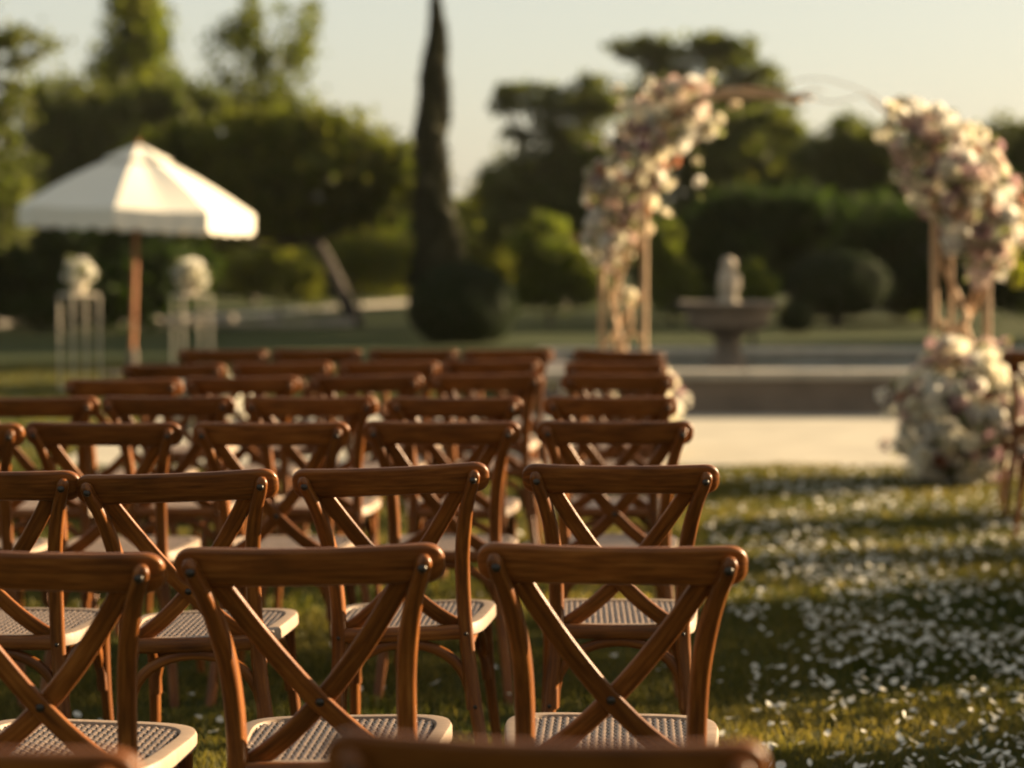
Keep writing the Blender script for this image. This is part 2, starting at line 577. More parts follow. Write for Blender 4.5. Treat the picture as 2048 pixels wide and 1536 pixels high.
# tall narrow cypress
def cypress(base, H):
    root = empty("cypress_tree", (base[0], base[1], 0))
    tag(root, "tall pencil-thin dark cypress rising far above the clipped ball", "tree")
    obj("trunk", tubes([([(0, 0, -0.1), (0, 0, H * .5), (0.02, 0, H * 0.97)], 0.11, 0.01)]).mesh("trunk", M['bark']), root)
    n = 36000
    h = rng.uniform(0, 1, n) ** 0.9
    prof = np.interp(h, [0, 0.06, 0.16, 0.30, 0.42, 0.52, 0.62, 0.72, 0.82, 0.9, 1.0], [.30, .50, .54, .46, .34, .31, .32, .27, .20, .12, .02])
    a = rng.uniform(0, 2 * np.pi, n)
    wob = 1 + 0.16 * np.sin(3 * a + h * 31) + 0.10 * np.sin(7 * a - h * 57)
    r = 0.82 * prof * wob * rng.uniform(0.55, 1.04, n)
    P = np.stack([r * np.cos(a) + 0.05 * np.sin(h * 9), r * np.sin(a), h * H + rng.normal(size=n) * .04], 1)
    N = np.stack([np.cos(a), np.sin(a), np.full(n, 0.3)], 1) + rng.normal(size=(n, 3)) * 0.5
    V, F = leaf_quads(P, N, 0.07, 0.5)
    cr = obj("crown", raw_mesh("cypress_crown", V, F, GREENS['cypress']), root); cr['kind'] = 'stuff'


p = at(869, 600, 38)
cypress((p.x, 38), 6.05)


# clipped balls
def topiary(label, base, c, r, stem=None, n=16000):
    root = empty("clipped_ball_shrub", (base[0], base[1], 0))
    tag(root, label, "shrub")
    obj("trunk", tubes([([(0, 0, -0.05), (0.02, 0, c * .5), (0, 0, c)], stem or 0.07, 0.05)]).mesh("trunk", M['bark']), root)
    d = rng.normal(size=(n, 3)); d /= np.linalg.norm(d, axis=1, keepdims=True)
    wob = 1 + 0.025 * np.sin(d[:, 0] * 9 + 1) * np.sin(d[:, 2] * 8) + 0.02 * np.sin(d[:, 1] * 17)
    P = d * np.array(r) * (wob * (1 - 0.12 * rng.uniform(0, 1, n) ** 2.2))[:, None] + np.array([0, 0, c])
    keep = P[:, 2] > 0.03
    V, F = leaf_quads(P[keep], d[keep] + rng.normal(size=(keep.sum(), 3)) * 0.55, 0.035, 0.6)
    cr = obj("crown", raw_mesh("clipped_crown", V, F, GREENS['box']), root); cr['kind'] = 'stuff'


p = at(925, 600, 32.8)
topiary("squat dark green clipped ball shrub in front of the thin cypress", (p.x, 32.8), 0.56, (0.82, 0.8, 0.66))
p = at(1673, 600, 39.2)
topiary("wide clipped dome shrub on a short stem behind the stone fountain", (p.x, 39.2), 0.80, (0.96, 0.9, 0.62), 0.13)
p = at(1592, 600, 36.8)
topiary("small clipped shrub beside the stem of the wide clipped dome", (p.x, 36.8), 0.28, (0.30, 0.3, 0.28), 0.05, 4000)

# big spreading dark tree behind the umbrella
pxtree("spreading_tree", "broad dark evergreen tree with domed crown and leaning trunk behind umbrella", "tree", 25, 690,
       [(470, 350, 150, 90), (620, 330, 150, 100), (760, 370, 110, 95), (400, 420, 120, 80), (560, 420, 150, 85), (740, 415, 85, 40), (500, 270, 110, 45), (600, 275, 130, 50), (700, 310, 100, 50), (540, 245, 60, 25), (590, 258, 95, 38),
        (330, 330, 90, 70), (440, 470, 90, 50), (810, 350, 60, 60)],
       42000, 0.085, GREENS['yew'], trunk_r=0.17, clump=0.42, clumps_per=34, shell=0.35,
       trunk=[(0.25, 0, -0.1), (-0.05, 0, 0.6), (-0.55, 0.1, 1.6), (-1.0, 0.1, 2.3)], zmin=1.62)
# its sunlit sprays are gold painted into the leaf colour; golden shrubs and hedges beyond
pxtree("hedge_shrub", "dense dark hedge shrub filling the shade under the umbrella", "shrub", 23.5, 120,
       [(-60, 540, 130, 110), (90, 520, 120, 100), (240, 540, 110, 95), (160, 600, 170, 60), (350, 560, 80, 70)], 26000, 0.075, GREENS['dark'], trunk_r=0.09, shell=0.3, clump=.4)
pxtree("leafy_tree", "mid green bushy tree standing between umbrella and tall poplar", "tree", 34, 170,
       [(150, 260, 110, 100), (90, 360, 110, 90), (240, 330, 110, 110), (180, 440, 190, 90), (300, 250, 80, 80), (370, 220, 90, 60)], 30000, 0.12, GREENS['mid'], trunk_r=0.2, clump=.4)
pxtree("poplar_tree", "tall airy columnar poplar lit gold on one side", "tree", 38, 268,
       [(268, -40, 52, 90), (255, 60, 60, 80), (300, 90, 50, 80), (250, 150, 62, 80), (300, 200, 60, 80), (265, 260, 75, 70)], 7500, 0.13, GREENS['olive'], trunk_r=0.18, clump=.5, clumps_per=20)
pxtree("feathery_tree", "sparse feathery tree with thin sprays rising behind the domed crown", "tree", 36, 505,
       [(520, 60, 60, 60), (480, 110, 60, 55), (550, 130, 60, 55), (500, 190, 80, 60), (560, 230, 70, 55), (450, 240, 70, 55), (610, 60, 40, 60)], 3600, 0.11, GREENS['olive'], trunk_r=0.13, clump=.55, clumps_per=16)
pxtree("overhanging_tree", "thin leafy tree with open branches at the lawn's outer edge", "tree", 21, -60,
       [(-30, 60, 70, 50), (40, 100, 70, 40), (0, 200, 60, 50), (-40, 300, 70, 70), (30, 400, 50, 90), (-60, 420, 80, 90)], 4200, 0.075, GREENS['mid'], trunk_r=0.12, clump=.5, clumps_per=14)
for nm, lab, Y, cx, lst, k, s in (
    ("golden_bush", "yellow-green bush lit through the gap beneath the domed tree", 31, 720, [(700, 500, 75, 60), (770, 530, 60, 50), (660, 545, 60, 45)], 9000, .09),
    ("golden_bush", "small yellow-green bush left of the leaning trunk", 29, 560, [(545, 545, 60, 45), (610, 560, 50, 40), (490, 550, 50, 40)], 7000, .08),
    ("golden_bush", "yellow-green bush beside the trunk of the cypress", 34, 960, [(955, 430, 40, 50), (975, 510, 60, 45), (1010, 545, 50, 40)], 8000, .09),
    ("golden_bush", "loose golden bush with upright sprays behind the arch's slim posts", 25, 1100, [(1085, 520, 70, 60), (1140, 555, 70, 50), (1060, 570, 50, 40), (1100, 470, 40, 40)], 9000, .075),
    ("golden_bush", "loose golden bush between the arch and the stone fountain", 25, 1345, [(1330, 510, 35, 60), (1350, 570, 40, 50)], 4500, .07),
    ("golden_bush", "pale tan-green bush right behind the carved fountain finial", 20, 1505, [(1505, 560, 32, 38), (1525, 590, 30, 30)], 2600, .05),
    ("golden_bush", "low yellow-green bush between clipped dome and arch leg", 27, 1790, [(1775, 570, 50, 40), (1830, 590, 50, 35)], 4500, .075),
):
    pxtree(nm, lab, "bush", Y, cx, lst, int(k * .75), s, GREENS['gold' if Y in (31, 29, 34) else 'olive'], trunk_r=0.05, clump=.55, clumps_per=11, shell=.3, group="sunlit bushes in the garden")  # yellower leaves stand in for sunlight on three dim far bushes

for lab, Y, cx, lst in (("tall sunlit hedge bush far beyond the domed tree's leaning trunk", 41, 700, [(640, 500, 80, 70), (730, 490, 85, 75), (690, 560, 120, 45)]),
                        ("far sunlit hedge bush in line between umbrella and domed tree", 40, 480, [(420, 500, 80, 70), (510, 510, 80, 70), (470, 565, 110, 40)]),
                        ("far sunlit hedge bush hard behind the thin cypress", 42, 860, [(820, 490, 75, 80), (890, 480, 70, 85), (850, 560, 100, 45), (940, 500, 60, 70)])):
    pxtree("hedge_bush", lab, "bush", Y, cx, lst, 11000, .12, GREENS['gold'], trunk_r=0.07, clump=.42, clumps_per=22, shell=.25, group="sunlit bushes in the garden")  # sunlight on this far hedge is put into the leaf colour
pxtree("layered_tree", "dark tree with flat layered branch tips left of the arch", "tree", 33, 1120,
       [(1060, 195, 75, 32), (1130, 235, 75, 42), (1200, 200, 70, 50), (1010, 205, 36, 24), (1090, 360, 120, 75), (1000, 400, 70, 70), (1180, 330, 90, 70), (1100, 450, 140, 70), (1250, 400, 90, 90), (1040, 270, 36, 16), (1150, 285, 60, 22)],
       22000, 0.095, GREENS['mid'], trunk_r=0.2, clump=.42, clumps_per=24, shell=0.4)
pxtree("tall_tree", "taller open-crowned tree behind the arch's left flowers", "tree", 38, 1400,
       [(1280, 95, 60, 28), (1340, 120, 60, 45), (1420, 90, 55, 30), (1475, 120, 70, 40), (1520, 170, 60, 40), (1380, 190, 90, 50), (1300, 180, 70, 50), (1460, 230, 110, 50)],
       8500, 0.12, GREENS['mid'], trunk_r=0.24, clump=.42, clumps_per=18, shell=0.35)
pxtree("rounded_tree", "golden green rounded tree in the middle of the arch opening", "tree", 32, 1490,
       [(1480, 290, 100, 60), (1550, 270, 55, 50), (1400, 330, 100, 80), (1520, 370, 110, 70), (1440, 420, 110, 60)], 24000, 0.10, GREENS['mid'], trunk_r=0.2, clump=.42, shell=0.4)
pxtree("evergreen_shrub", "dark evergreen mass directly behind the fountain bowl", "shrub", 27, 1450,
       [(1400, 500, 100, 90), (1500, 480, 110, 90), (1610, 470, 110, 80), (1450, 570, 150, 55), (1320, 520, 60, 80)], 26000, 0.085, GREENS['dark'], trunk_r=0.1, clump=.4, shell=0.3)
pxtree("rounded_tree", "brown-green rounded tree between fountain and arch's right leg", "tree", 31, 1720,
       [(1700, 290, 70, 55), (1650, 350, 70, 60), (1760, 340, 90, 80), (1690, 420, 110, 80), (1820, 420, 90, 80)], 24000, 0.10, GREENS['mid'], trunk_r=0.2, clump=.42, shell=0.4)
pxtree("evergreen_shrub", "dark evergreen mass behind the arch's right leg", "shrub", 26, 1850,
       [(1760, 490, 100, 80), (1880, 500, 110, 90), (1990, 480, 110, 100), (1840, 570, 160, 55), (2080, 520, 120, 100)], 26000, 0.085, GREENS['dark'], trunk_r=0.1, clump=.4, shell=0.3)
pxtree("rounded_tree", "dim rounded tree beyond the arch's right flower cascade", "tree", 32, 1930,
       [(1900, 320, 80, 60), (1980, 330, 80, 70), (2040, 285, 70, 50), (1930, 420, 130, 90), (2100, 350, 120, 90), (2200, 400, 140, 130)], 26000, 0.10, GREENS['mid'], trunk_r=0.2, clump=.42, shell=0.4)


# unseen trees added on the sunward side to shade far lawn, aisle and fountain
def shade_tree(label, x, y, H, rad, nl=16000):
    lobes = [(0, 0, H * .72, rad * .8, rad * .8, H * .28), (rad * .5, 0, H * .55, rad * .6, rad * .6, H * .25), (-rad * .5, .3, H * .55, rad * .6, rad * .6, H * .25), (0, -rad * .3, H * .42, rad * .8, rad * .7, H * .24), (0, 0, H * .22, rad * .8, rad * .8, H * .2)]
    tree("unseen_shade_tree", label, "tree", (x, y), lobes, nl, 0.17, GREENS['mid'], trunk_r=0.22, clump=.42, clumps_per=30, shell=0.3, group="unseen shade trees on the sunny side")


shade_tree("unseen tree shading the far lawn, farther from the arch", 24.5, 38.5, 8.4, 3.4)
for lab, x, y, ht, rd in (("small unseen tree shading the aisle, level with the third row", 14.6, 13.0, 4.3, 1.3), ("small unseen tree shading the aisle, level with the fifth row", 15.2, 11.0, 4.0, 1.2),
                          ("small unseen tree shading the aisle, level with the last row", 14.2, 8.6, 3.9, 1.1), ("small unseen tree added to shade the fountain bowl", 16.2, 26.2, 5.0, 1.25)):  # last one is added out of view to keep sun off the bowl
    tree("small_shade_tree", lab, "tree", (x, y), [(0, 0, ht * .78, rd * .8, rd * .8, ht * .2), (rd * .3, rd * .5, ht * .62, rd * .7, rd * .7, ht * .18), (-.2, -rd * .5, ht * .58, rd * .75, rd * .7, ht * .16), (.1, .1, ht * .36, rd * .7, rd * .6, ht * .16)],
         5200, 0.10, GREENS['mid'], trunk_r=0.09, clump=.42, clumps_per=14, shell=0.35, group="unseen shade trees on the sunny side")
tree("high_shade_tree", "unseen high-crowned tree added on the sunny side to shade the far lawn", "tree", (22.0, 43.5), [(0, 0, 7.7, 2.4, 2.4, .9), (-1.4, -1.2, 7.2, 1.9, 1.9, .8), (1.2, 1.5, 7.4, 2.0, 2.0, .8)],
     15000, 0.15, GREENS['dark'], trunk_r=0.2, clump=.4, clumps_per=26, shell=0.3)  # unseen tree, crown raised so that it shades only the far lawn
shade_tree("unseen tree shading the far lawn, nearer the arch", 25.0, 33.6, 8.4, 3.2)


# ------------------------------------------------------------------ cross-back chairs
def arcpt(x):                      # the top rail bows away from the sitter
    return -0.312 + 0.034 * (x / 0.24) ** 2


def rail_mesh():
    m = MB()
    rings, us = [], []
    W_, HH, TH = 0.242, 0.0378, 0.0135
    xs = [-W_ + 0.040 * (1 - math.cos(a)) for a in np.linspace(0.18, math.pi / 2, 8)]
    xs = xs + list(np.linspace(-0.185, 0.185, 15)) + [-x for x in xs[::-1]]
    lean = 0.30
    for x in xs:
        d = W_ - abs(x)
        k = 1.0 if d >= 0.040 else max(1 - ((0.040 - d) / 0.040) ** 2.5, 0.0) ** 0.42
        hh = HH * (0.06 + 0.94 * k)
        th = TH * (0.5 + 0.5 * k)
        sag = -0.0025 * (1 - (x / W_) ** 2)
        ring = []
        for px_, pz_ in rrect(2 * th, 2 * hh, min(th, hh) * 0.72, 3):
            ring.append((x, arcpt(x) + px_ - lean * pz_, 0.850 + pz_ + sag * (1 if pz_ > 0 else -1)))
        rings.append(ring); us.append(x + 0.3)
    m.rings(rings, us=us)
    return m.mesh("top_rail", M['wood'])


POST = [(0.0, .206, -.262), (.12, .194, -.232), (.24, .178, -.210), (.38, .163, -.197), (.47, .158, -.196), (.57, .158, -.206), (.66, .163, -.230), (.74, .175, -.262), (.80, .190, -.290), (.835, .203, -.309), (.857, .2085, -.319)]


def post_at(h):
    for a, b_ in zip(POST, POST[1:]):
        if a[0] <= h <= b_[0]:
            t = (h - a[0]) / (b_[0] - a[0])
            return a[1] + (b_[1] - a[1]) * t, a[2] + (b_[2] - a[2]) * t
    return POST[-1][1:]


def post_mesh(s):
    m = MB()
    pts = spline([(s * x, y, h) for h, x, y in POST], 4)
    sc = [1.0] * len(pts)
    for i, p in enumerate(pts):
        if p.z < 0.35: sc[i] = 0.80 + 0.2 * p.z / 0.35
        if p.z > 0.72: sc[i] = 1.0 - 0.22 * (p.z - 0.72) / 0.137
    d = (pts[-1] - pts[-2]).normalized()
    e = pts[-1]
    for q, k in ((0.006, 0.80), (0.011, 0.55), (0.0135, 0.2)):
        pts.append(e + d * q); sc.append(0.78 * k)
    m.sweep(pts, rrect(0.036, 0.032, 0.0115, 4), (-0.26 * s, 0.97, 0.0), sc)
    return m.mesh("back_post", M['wood'])


def slat_mesh(s, off):
    m = MB()
    pts = []
    for t in np.linspace(0, 1, 15):
        x = 0.172 - t * (0.172 + 0.155)
        h = 0.585 + 1.11 * x + 1.85 * x * x
        y = post_at(h)[1] + 0.022 + (off - 0.010) * math.sin(math.pi * t)
        x *= s
        if h > 0.79: y = max(y, arcpt(x) + 0.004)
        pts.append((x, y, h))
    m.sweep(pts, rrect(0.039, 0.0125, 0.0045, 2), (0, 1, 0.25))
    return m.mesh("cross_slat", M['wood'])


def seat_outline(k, n=56):
    out = []
    for i in range(n):
        a = 2 * math.pi * i / n
        ca, sa = math.cos(a), math.sin(a)
        e = 2.0 / 4.6
        ux = math.copysign(abs(ca) ** e, ca); uy = math.copysign(abs(sa) ** e, sa)
        wd = 0.206 + 0.016 * uy
        ins = (1 - k) * 0.21
        out.append((ux * (wd - ins), 0.012 + uy * (0.212 - ins)))
    return out


def seat_mesh():
    m = MB()
    def rg(k, z): return [(x, y, z) for x, y in seat_outline(k)]
    m.rings([rg(0.80, 0.437), rg(0.97, 0.437), rg(1.0, 0.442), rg(1.0, 0.463), rg(0.985, 0.470), rg(0.95, 0.4715), rg(0.86, 0.4715), rg(0.845, 0.467), rg(0.84, 0.452)], cap=False)
    b0 = 0; n_ = 56
    for k_ in range(n_):
        m.face((b0 + k_, b0 + 8 * n_ + k_, b0 + 8 * n_ + (k_ + 1) % n_, b0 + (k_ + 1) % n_))
    return m.mesh("seat_frame", M['seatwood'])


def weave_mesh():
    V, F = [], []
    pitch = 0.0150
    inner = seat_outline(0.845)
    ymax = max(p[1] for p in inner); ymin = min(p[1] for p in inner)
    hw = max(p[0] for p in inner)

    def inside(x, y):
        c = False
        for (xa, ya), (xb, yb) in zip(inner, inner[1:] + inner[:1]):
            if (ya > y) != (yb > y) and x < (xb - xa) * (y - ya) / (yb - ya) + xa: c = not c
        return c
    nx = int(hw / pitch) + 1; ny = int((ymax - ymin) / 2 / pitch) + 1; yc = (ymax + ymin) / 2
    hgt = 0.0042; wdt = 0.0048
    for axis in (0, 1):
        for i in range(-nx, nx + 1) if axis == 0 else range(-ny, ny + 1):
            prev = None
            L = (ny if axis == 0 else nx)
            for q in range(-2 * L - 1, 2 * L + 2):
                s_ = q * pitch / 2
                x, y = (i * pitch, yc + s_) if axis == 0 else (s_, yc + i * pitch)
                if not inside(x, y): prev = None; continue
                ph = (q // 2 + i) % 2 if q % 2 == 0 else None
                z = 0 if ph is None else (hgt if (ph == 0) == (axis == 0) else -hgt)
                z += 0.4665
                sx, sy = (wdt, 0) if axis == 0 else (0, wdt)
                a = len(V)
                V.extend([(x - sx, y - sy, z - 0.0012), (x, y, z), (x + sx, y + sy, z - 0.0012)])
                if prev is not None:
                    F.extend([(prev, prev + 1, a + 1, a), (prev + 1, prev + 2, a + 2, a + 1)])
                prev = a
    return raw_mesh("seat_weave", V, F, M['weave'], True)


def weave_back():  # sheet added under the weave so its gaps read as shaded
    m = MB()
    m.rings([[(x, y, 0.4585) for x, y in seat_outline(0.86)], [(x, y, 0.4610) for x, y in seat_outline(0.86)]])
    return m.mesh("weave_gap_sheet", M['weavegap'])


def front_leg_mesh(s):
    m = MB()
    m.sweep(spline([(s * .178, .178, .44), (s * .182, .188, .25), (s * .198, .212, 0)], 4), circ(0.0175, 10), (0, 1, .1), [1 - 0.3 * i / 8 for i in range(9)])
    return m.mesh("leg", M['wood'])


def hoop(a, b_, h0, top, name, inward):
    """bentwood hoop from a to b (x,y) at height h0 rising under the seat"""
    m = MB(); pts = []
    for t in np.linspace(0, math.pi, 19):
        u = 0.5 - 0.5 * math.cos(t)
        z = h0 + (top - h0) * math.sin(t) ** 0.75 if 0 < t < math.pi else h0
        x = a[0] + (b_[0] - a[0]) * u + inward[0]; y = a[1] + (b_[1] - a[1]) * u + inward[1]
        pts.append((x, y, z))
    up = (b_[1] - a[1], -(b_[0] - a[0]), 0)
    m.sweep(pts, rrect(0.027, 0.018, 0.007, 2), up)
    return m.mesh(name, M['wood'])


def bolt_mesh():
    m = MB(); m.lathe([(0.0088, -0.004), (0.0088, 0.0015), (0.0072, 0.0040), (0.004, 0.0054), (0.0008, 0.0058)], 10)
    m.v = [(x, -z, y) for x, y, z in m.v]
    return m.mesh("bolt", M['bolt'])


CH = {}
CH['top_rail'] = [rail_mesh()]
CH['back_post'] = [post_mesh(-1), post_mesh(1)]
CH['cross_slat'] = [slat_mesh(-1, -0.0065), slat_mesh(1, 0.0065)]
CH['seat_frame'] = [seat_mesh()]
m = MB()
m.sweep([(x, -0.204 + 0.3 * x * x, 0.4555) for x in np.linspace(-.15, .15, 9)], rrect(0.020, 0.037, 0.007, 2), (0, 0, 1))
CH['apron'] = [m.mesh("apron", M['wood'])]
CH['seat_weave'] = [weave_mesh()]
CH['weave_gap_sheet'] = [weave_back()]
CH['leg'] = [front_leg_mesh(-1), front_leg_mesh(1)]
px1, py1 = post_at(0.262)
CH['hoop_brace'] = [hoop((-px1 + .012, py1), (px1 - .012, py1), 0.262, 0.430, "hoop_brace", (0, 0.016)),
                    hoop((-px1, py1), (-.186, .186), 0.262, 0.430, "hoop_brace", (0.014, 0)),
                    hoop((px1, py1), (.186, .186), 0.262, 0.430, "hoop_brace", (-0.014, 0)),
                    hoop((-.176, .186), (.176, .186), 0.262, 0.430, "hoop_brace", (0, -0.012))]
BOLT = bolt_mesh()
bolts = []
for h in (0.846, 0.452, 0.27):
    xx, yy = post_at(h)
    for s in (-1, 1): bolts.append((s * xx, yy - 0.0145, h, 1.0 if h > .8 else 0.62))
bolts.append((0.0, post_at(0.585)[1] + 0.022 - 0.0165 - 0.0065, 0.587, 1.0))


def chair(loc, rz, label, group, tilt=0.0):
    root = empty("cross_back_chair", (loc[0], loc[1], 0), rz)
    root.rotation_euler = (0, tilt, rz)
    tag(root, label, "chair", group)
    made = {}
    for nm, ms in CH.items():
        par = made['seat_frame'][0] if nm in ('seat_weave', 'weave_gap_sheet') else root
        made[nm] = [obj(nm, me, par) for me in ms]
    for x, y, z, s in bolts:
        par = made['cross_slat'][0] if abs(x) < .02 else made['back_post'][0 if x < 0 else 1]
        o = obj("bolt", BOLT, par, (x, y, z)); o.scale = (s, s, s)
    return root


ORD = ["first", "second", "third", "fourth", "fifth", "sixth", "seventh", "eighth", "ninth"]
# rows from the one nearest the paving to the one nearest the camera; each from the aisle outwards: (rail centre px, depth of rail, yaw deg)
ROWS = [
    [(1238, 7.05, -2, 2.0), (1016, 7.15, -3, -.5), (826, 7.13, -3, 0), (631, 7.13, -2, 0), (443, 7.10, -3, 0)],
    [(1233, 6.30, -2, 0), (980, 6.42, -3, -1.0), (776, 6.35, -2, -.5), (561, 6.30, -3, -.6), (344, 6.20, -2, -.8)],
    [(1237, 5.70, -2, 0), (972, 5.70, -3, -.8), (730, 5.65, -2, -1), (481, 5.58, -2, -.5), (242, 5.48, -3, -.6)],
    [(1222, 4.82, -2, 0), (909, 4.80, -3, 0), (618, 4.82, -2, 0), (331, 4.83, -3, -.3), (58, 4.80, -2, -.6)],
    [(1231, 4.13, -2, 0), (882, 4.12, -3.5, 0), (538, 4.10, -3, -.4), (200, 4.10, -3, 0), (-120, 4.05, -2, -1)],
    [(1243, 3.29, -1.5, 0), (777, 3.27, -3.5, -2.7), (346, 3.18, -2.5, -2.3), (-50, 3.20, -3, 0)],
    [(1226, 2.39, -3, .4), (612, 2.38, -3, -1.5), (45, 2.35, -4, 1.2)],
    [(1092, 1.44, -2.5, 1.0), (-185, 1.43, -4, 2)],
]
for ri, row in enumerate(ROWS):
    for ci, (px, Y, yaw, roll) in enumerate(row):
        Y *= 1.6
        top = at(px, 500, Y)
        a = R(yaw)
        off = -0.30
        loc = (top.x + off * math.sin(a) - 0.86 * math.sin(R(roll)), Y - off * math.cos(a))
        chair(loc, a, f"brown cross-back chair, {ORD[ci]} from the aisle, {ORD[ri]} row back from the paving", "cross-back chairs in rows on the lawn", R(roll))

# the block across the aisle: only its first chair reaches into view, the others throw their shadows on the grass
for ri, (x, y, yaw) in enumerate([(2.83, 11.5, -8), (2.66, 10.2, 10), (2.50, 8.9, 9), (2.38, 7.6, 12), (2.26, 6.3, 9), (2.16, 5.0, 10)]):
    for extra in (1, 2, 3):
        chair((x + .54 * extra, y + .10 * extra), R(yaw + 2 * extra), f"brown cross-back chair {ORD[extra]} in from the aisle, {ORD[ri]} row, block near the white flower mound", "cross-back chairs across the aisle")
    chair((x, y), R(yaw), f"brown cross-back chair beside the petal-strewn aisle, {ORD[ri]} row, block near the white flower mound", "cross-back chairs across the aisle")


# ------------------------------------------------------------------ blossoms
def blossom_mesh(name, kind, mat):
    V, F = [], []
    def petal(ang, tilt, ln, wd, base_r, cup):
        ca, sa = math.cos(ang), math.sin(ang)
        a = len(V)
        for u in (0.0, 0.55, 1.0):
            wv = wd * (0.35, 1.0, 0.55)[int(u * 2)]
            rr = base_r + ln * u * math.cos(tilt) - cup * u * u * ln * 0.5
            zz = ln * u * math.sin(tilt) + cup * u * u * ln * 0.4
            for s in (-1, 0, 1):
                zr = zz - (0.12 * wv if s == 0 else 0)
                V.append((rr * ca - s * wv * sa, rr * sa + s * wv * ca, zr))
        for i in range(2):
            for j in range(2):
                F.append((a + i * 3 + j, a + i * 3 + j + 1, a + i * 3 + 4 + j, a + i * 3 + 3 + j))
    if kind == 'rose':
        for lay, (n_, tl, ln, wd) in enumerate([(6, 0.25, .95, .5), (5, .75, .8, .45), (4, 1.15, .65, .36), (3, 1.4, .55, .25)]):
            for k in range(n_): petal(2 * math.pi * k / n_ + lay * 0.6, tl, ln, wd, 0.05 + 0.04 * (3 - lay), 0.35)
    elif kind == 'hydrangea':
        hr = np.random.default_rng(5)
        for k in range(30):
            z = 1 - (k + .5) / 30 * 1.3; rr = math.sqrt(max(1 - z * z, 0)); t = k * 2.39996
            d = Vector((rr * math.cos(t), rr * math.sin(t), z)) * hr.uniform(.7, 1.05)
            q = (d + Vector(hr.normal(size=3)) * .35).to_track_quat('Z', 'Y')
            for p4 in range(4):
                an = p4 * math.pi / 2 + hr.uniform(-.3, .3); a = len(V); sz = hr.uniform(.22, .34)
                for u, v_, w_ in ((0, 0, 0), (.6, .42, .08), (1.05, 0, -.05), (.6, -.42, .08)):
                    x, y = u * sz, v_ * sz
                    V.append(tuple(d * 0.85 + q @ Vector((x * math.cos(an) - y * math.sin(an), x * math.sin(an) + y * math.cos(an), w_ * sz * 3))))
                F.append((a, a + 1, a + 2, a + 3))
    else:                       # spray of buds
        for k in range(9):
            t = k * 2.4; rr = 0.25 + 0.5 * (k / 9); z = 1.2 - 0.9 * (k / 9)
            c = Vector((rr * math.cos(t), rr * math.sin(t), z))
            for ax in range(2):
                a = len(V)
                dx = Vector((.2, 0, 0)) if ax == 0 else Vector((0, .2, 0))
                V.extend([tuple(c - dx), tuple(c + Vector((0, 0, -.25))), tuple(c + dx), tuple(c + Vector((0, 0, .25)))])
                F.append((a, a + 1, a + 2, a + 3))
    return raw_mesh(name, V, F, mat, True)


TONES = {'cream': (0.80, 0.74, 0.57), 'white': (0.80, 0.77, 0.69), 'blush': (0.68, 0.51, 0.44), 'mauve': (0.42, 0.27, 0.28), 'rust': (0.38, 0.15, 0.085), 'sand': (0.62, 0.52, 0.37)}
BL = {}
for tn, tcv in TONES.items():
    mt = petal_mat(tn + "_petal", tcv, 0.5)
    for kd in ('rose', 'hydrangea', 'spray'): BL[(kd, tn)] = blossom_mesh(kd, kd, mt)


def arrangement(name, label, cat, origin, pts, weights, n_leaf, leaf=0.045, group=None, rsz=(0.040, 0.072), cradius=None):
    """pts: list of (point, outward normal) in world space"""
    root = empty(name, origin)
    tag(root, label, cat, group)
    o = Vector(origin)
    kinds = [('rose', .60), ('hydrangea', .20), ('spray', .20)]
    tns = list(weights); pw = np.array([weights[t] for t in tns]); pw = pw / pw.sum()
    for p, nrm in pts:
        kd = rng.choice([k for k, _ in kinds], p=[q for _, q in kinds])
        tn = tns[rng.choice(len(tns), p=pw)]
        b_ = obj(str(kd), BL[(str(kd), tn)], root, Vector(p) - o)
        q = (Vector(nrm) + Vector(rng.normal(size=3)) * 0.35).normalized().to_track_quat('Z', 'Y')
        b_.rotation_euler = q.to_euler()
        s = rng.uniform(*rsz) * (1.25 if kd == 'hydrangea' else 1.0)
        b_.scale = (s, s, s)
    idx = rng.integers(0, len(pts), n_leaf)
    P = np.array([tuple(pts[i][0]) for i in idx]); N = np.array([tuple(pts[i][1]) for i in idx])
    depth = rng.uniform(-1.2, 0.9, n_leaf)[:, None]
    P = P + N * depth * 0.06 + rng.normal(size=P.shape) * 0.045 - np.array(tuple(o))
    V, F = leaf_quads(P, N + rng.normal(size=P.shape) * 1.0, leaf, 0.4)
    g = obj("greenery", raw_mesh("greenery", V, F, GREENS['floral']), root); g['kind'] = 'stuff'
    return root


def along(path, rads, n, jitter=0.15, gap=None):
    """points scattered over the skin of a fat curve; returns (point, normal)"""
    sp = spline(path, 12); L = len(sp) - 1; out = []
    while len(out) < n:
        t = rng.uniform(0, L - 1e-3); i = int(t); c = sp[i].lerp(sp[i + 1], t - i)
        u = t / L * (len(rads) - 1); k = min(int(u), len(rads) - 2); r = rads[k] + (rads[k + 1] - rads[k]) * (u - k)
        d = Vector(rng.normal(size=3)).normalized()
        p = c + d * r * rng.uniform(0.62, 1.12)
        if gap and gap(p): continue
        out.append((p, d))
    return out


# ------------------------------------------------------------------ wedding arch
AL, AR = 15.0, 13.4                      # depth of its two sides
arch = empty("wedding_arch", tuple(Vector((at(1520, 600, 14.2).x, 14.2, 0))))
tag(arch, "slim-posted wooden wedding arch of peeled crooked branches before the pool", "arch")
AO = Vector(arch.location)


def arch_part(name, pts, r0, r1=None, sec=None, n=6):
    m = MB(); sp = spline(pts, n); L = len(sp)
    r1 = r1 or r0
    sc = [r0 + (r1 - r0) * i / (L - 1) for i in range(L)]
    m.sweep([Vector(p) - AO for p in sp], sec or circ(1.0, 8), (0.1, 1, 0.15), sc)
    return obj(name, m.mesh(name, M['archwood']), arch)


def foot(px, Y): q = at(px, 600, Y); return Vector((q.x, Y, -0.02))


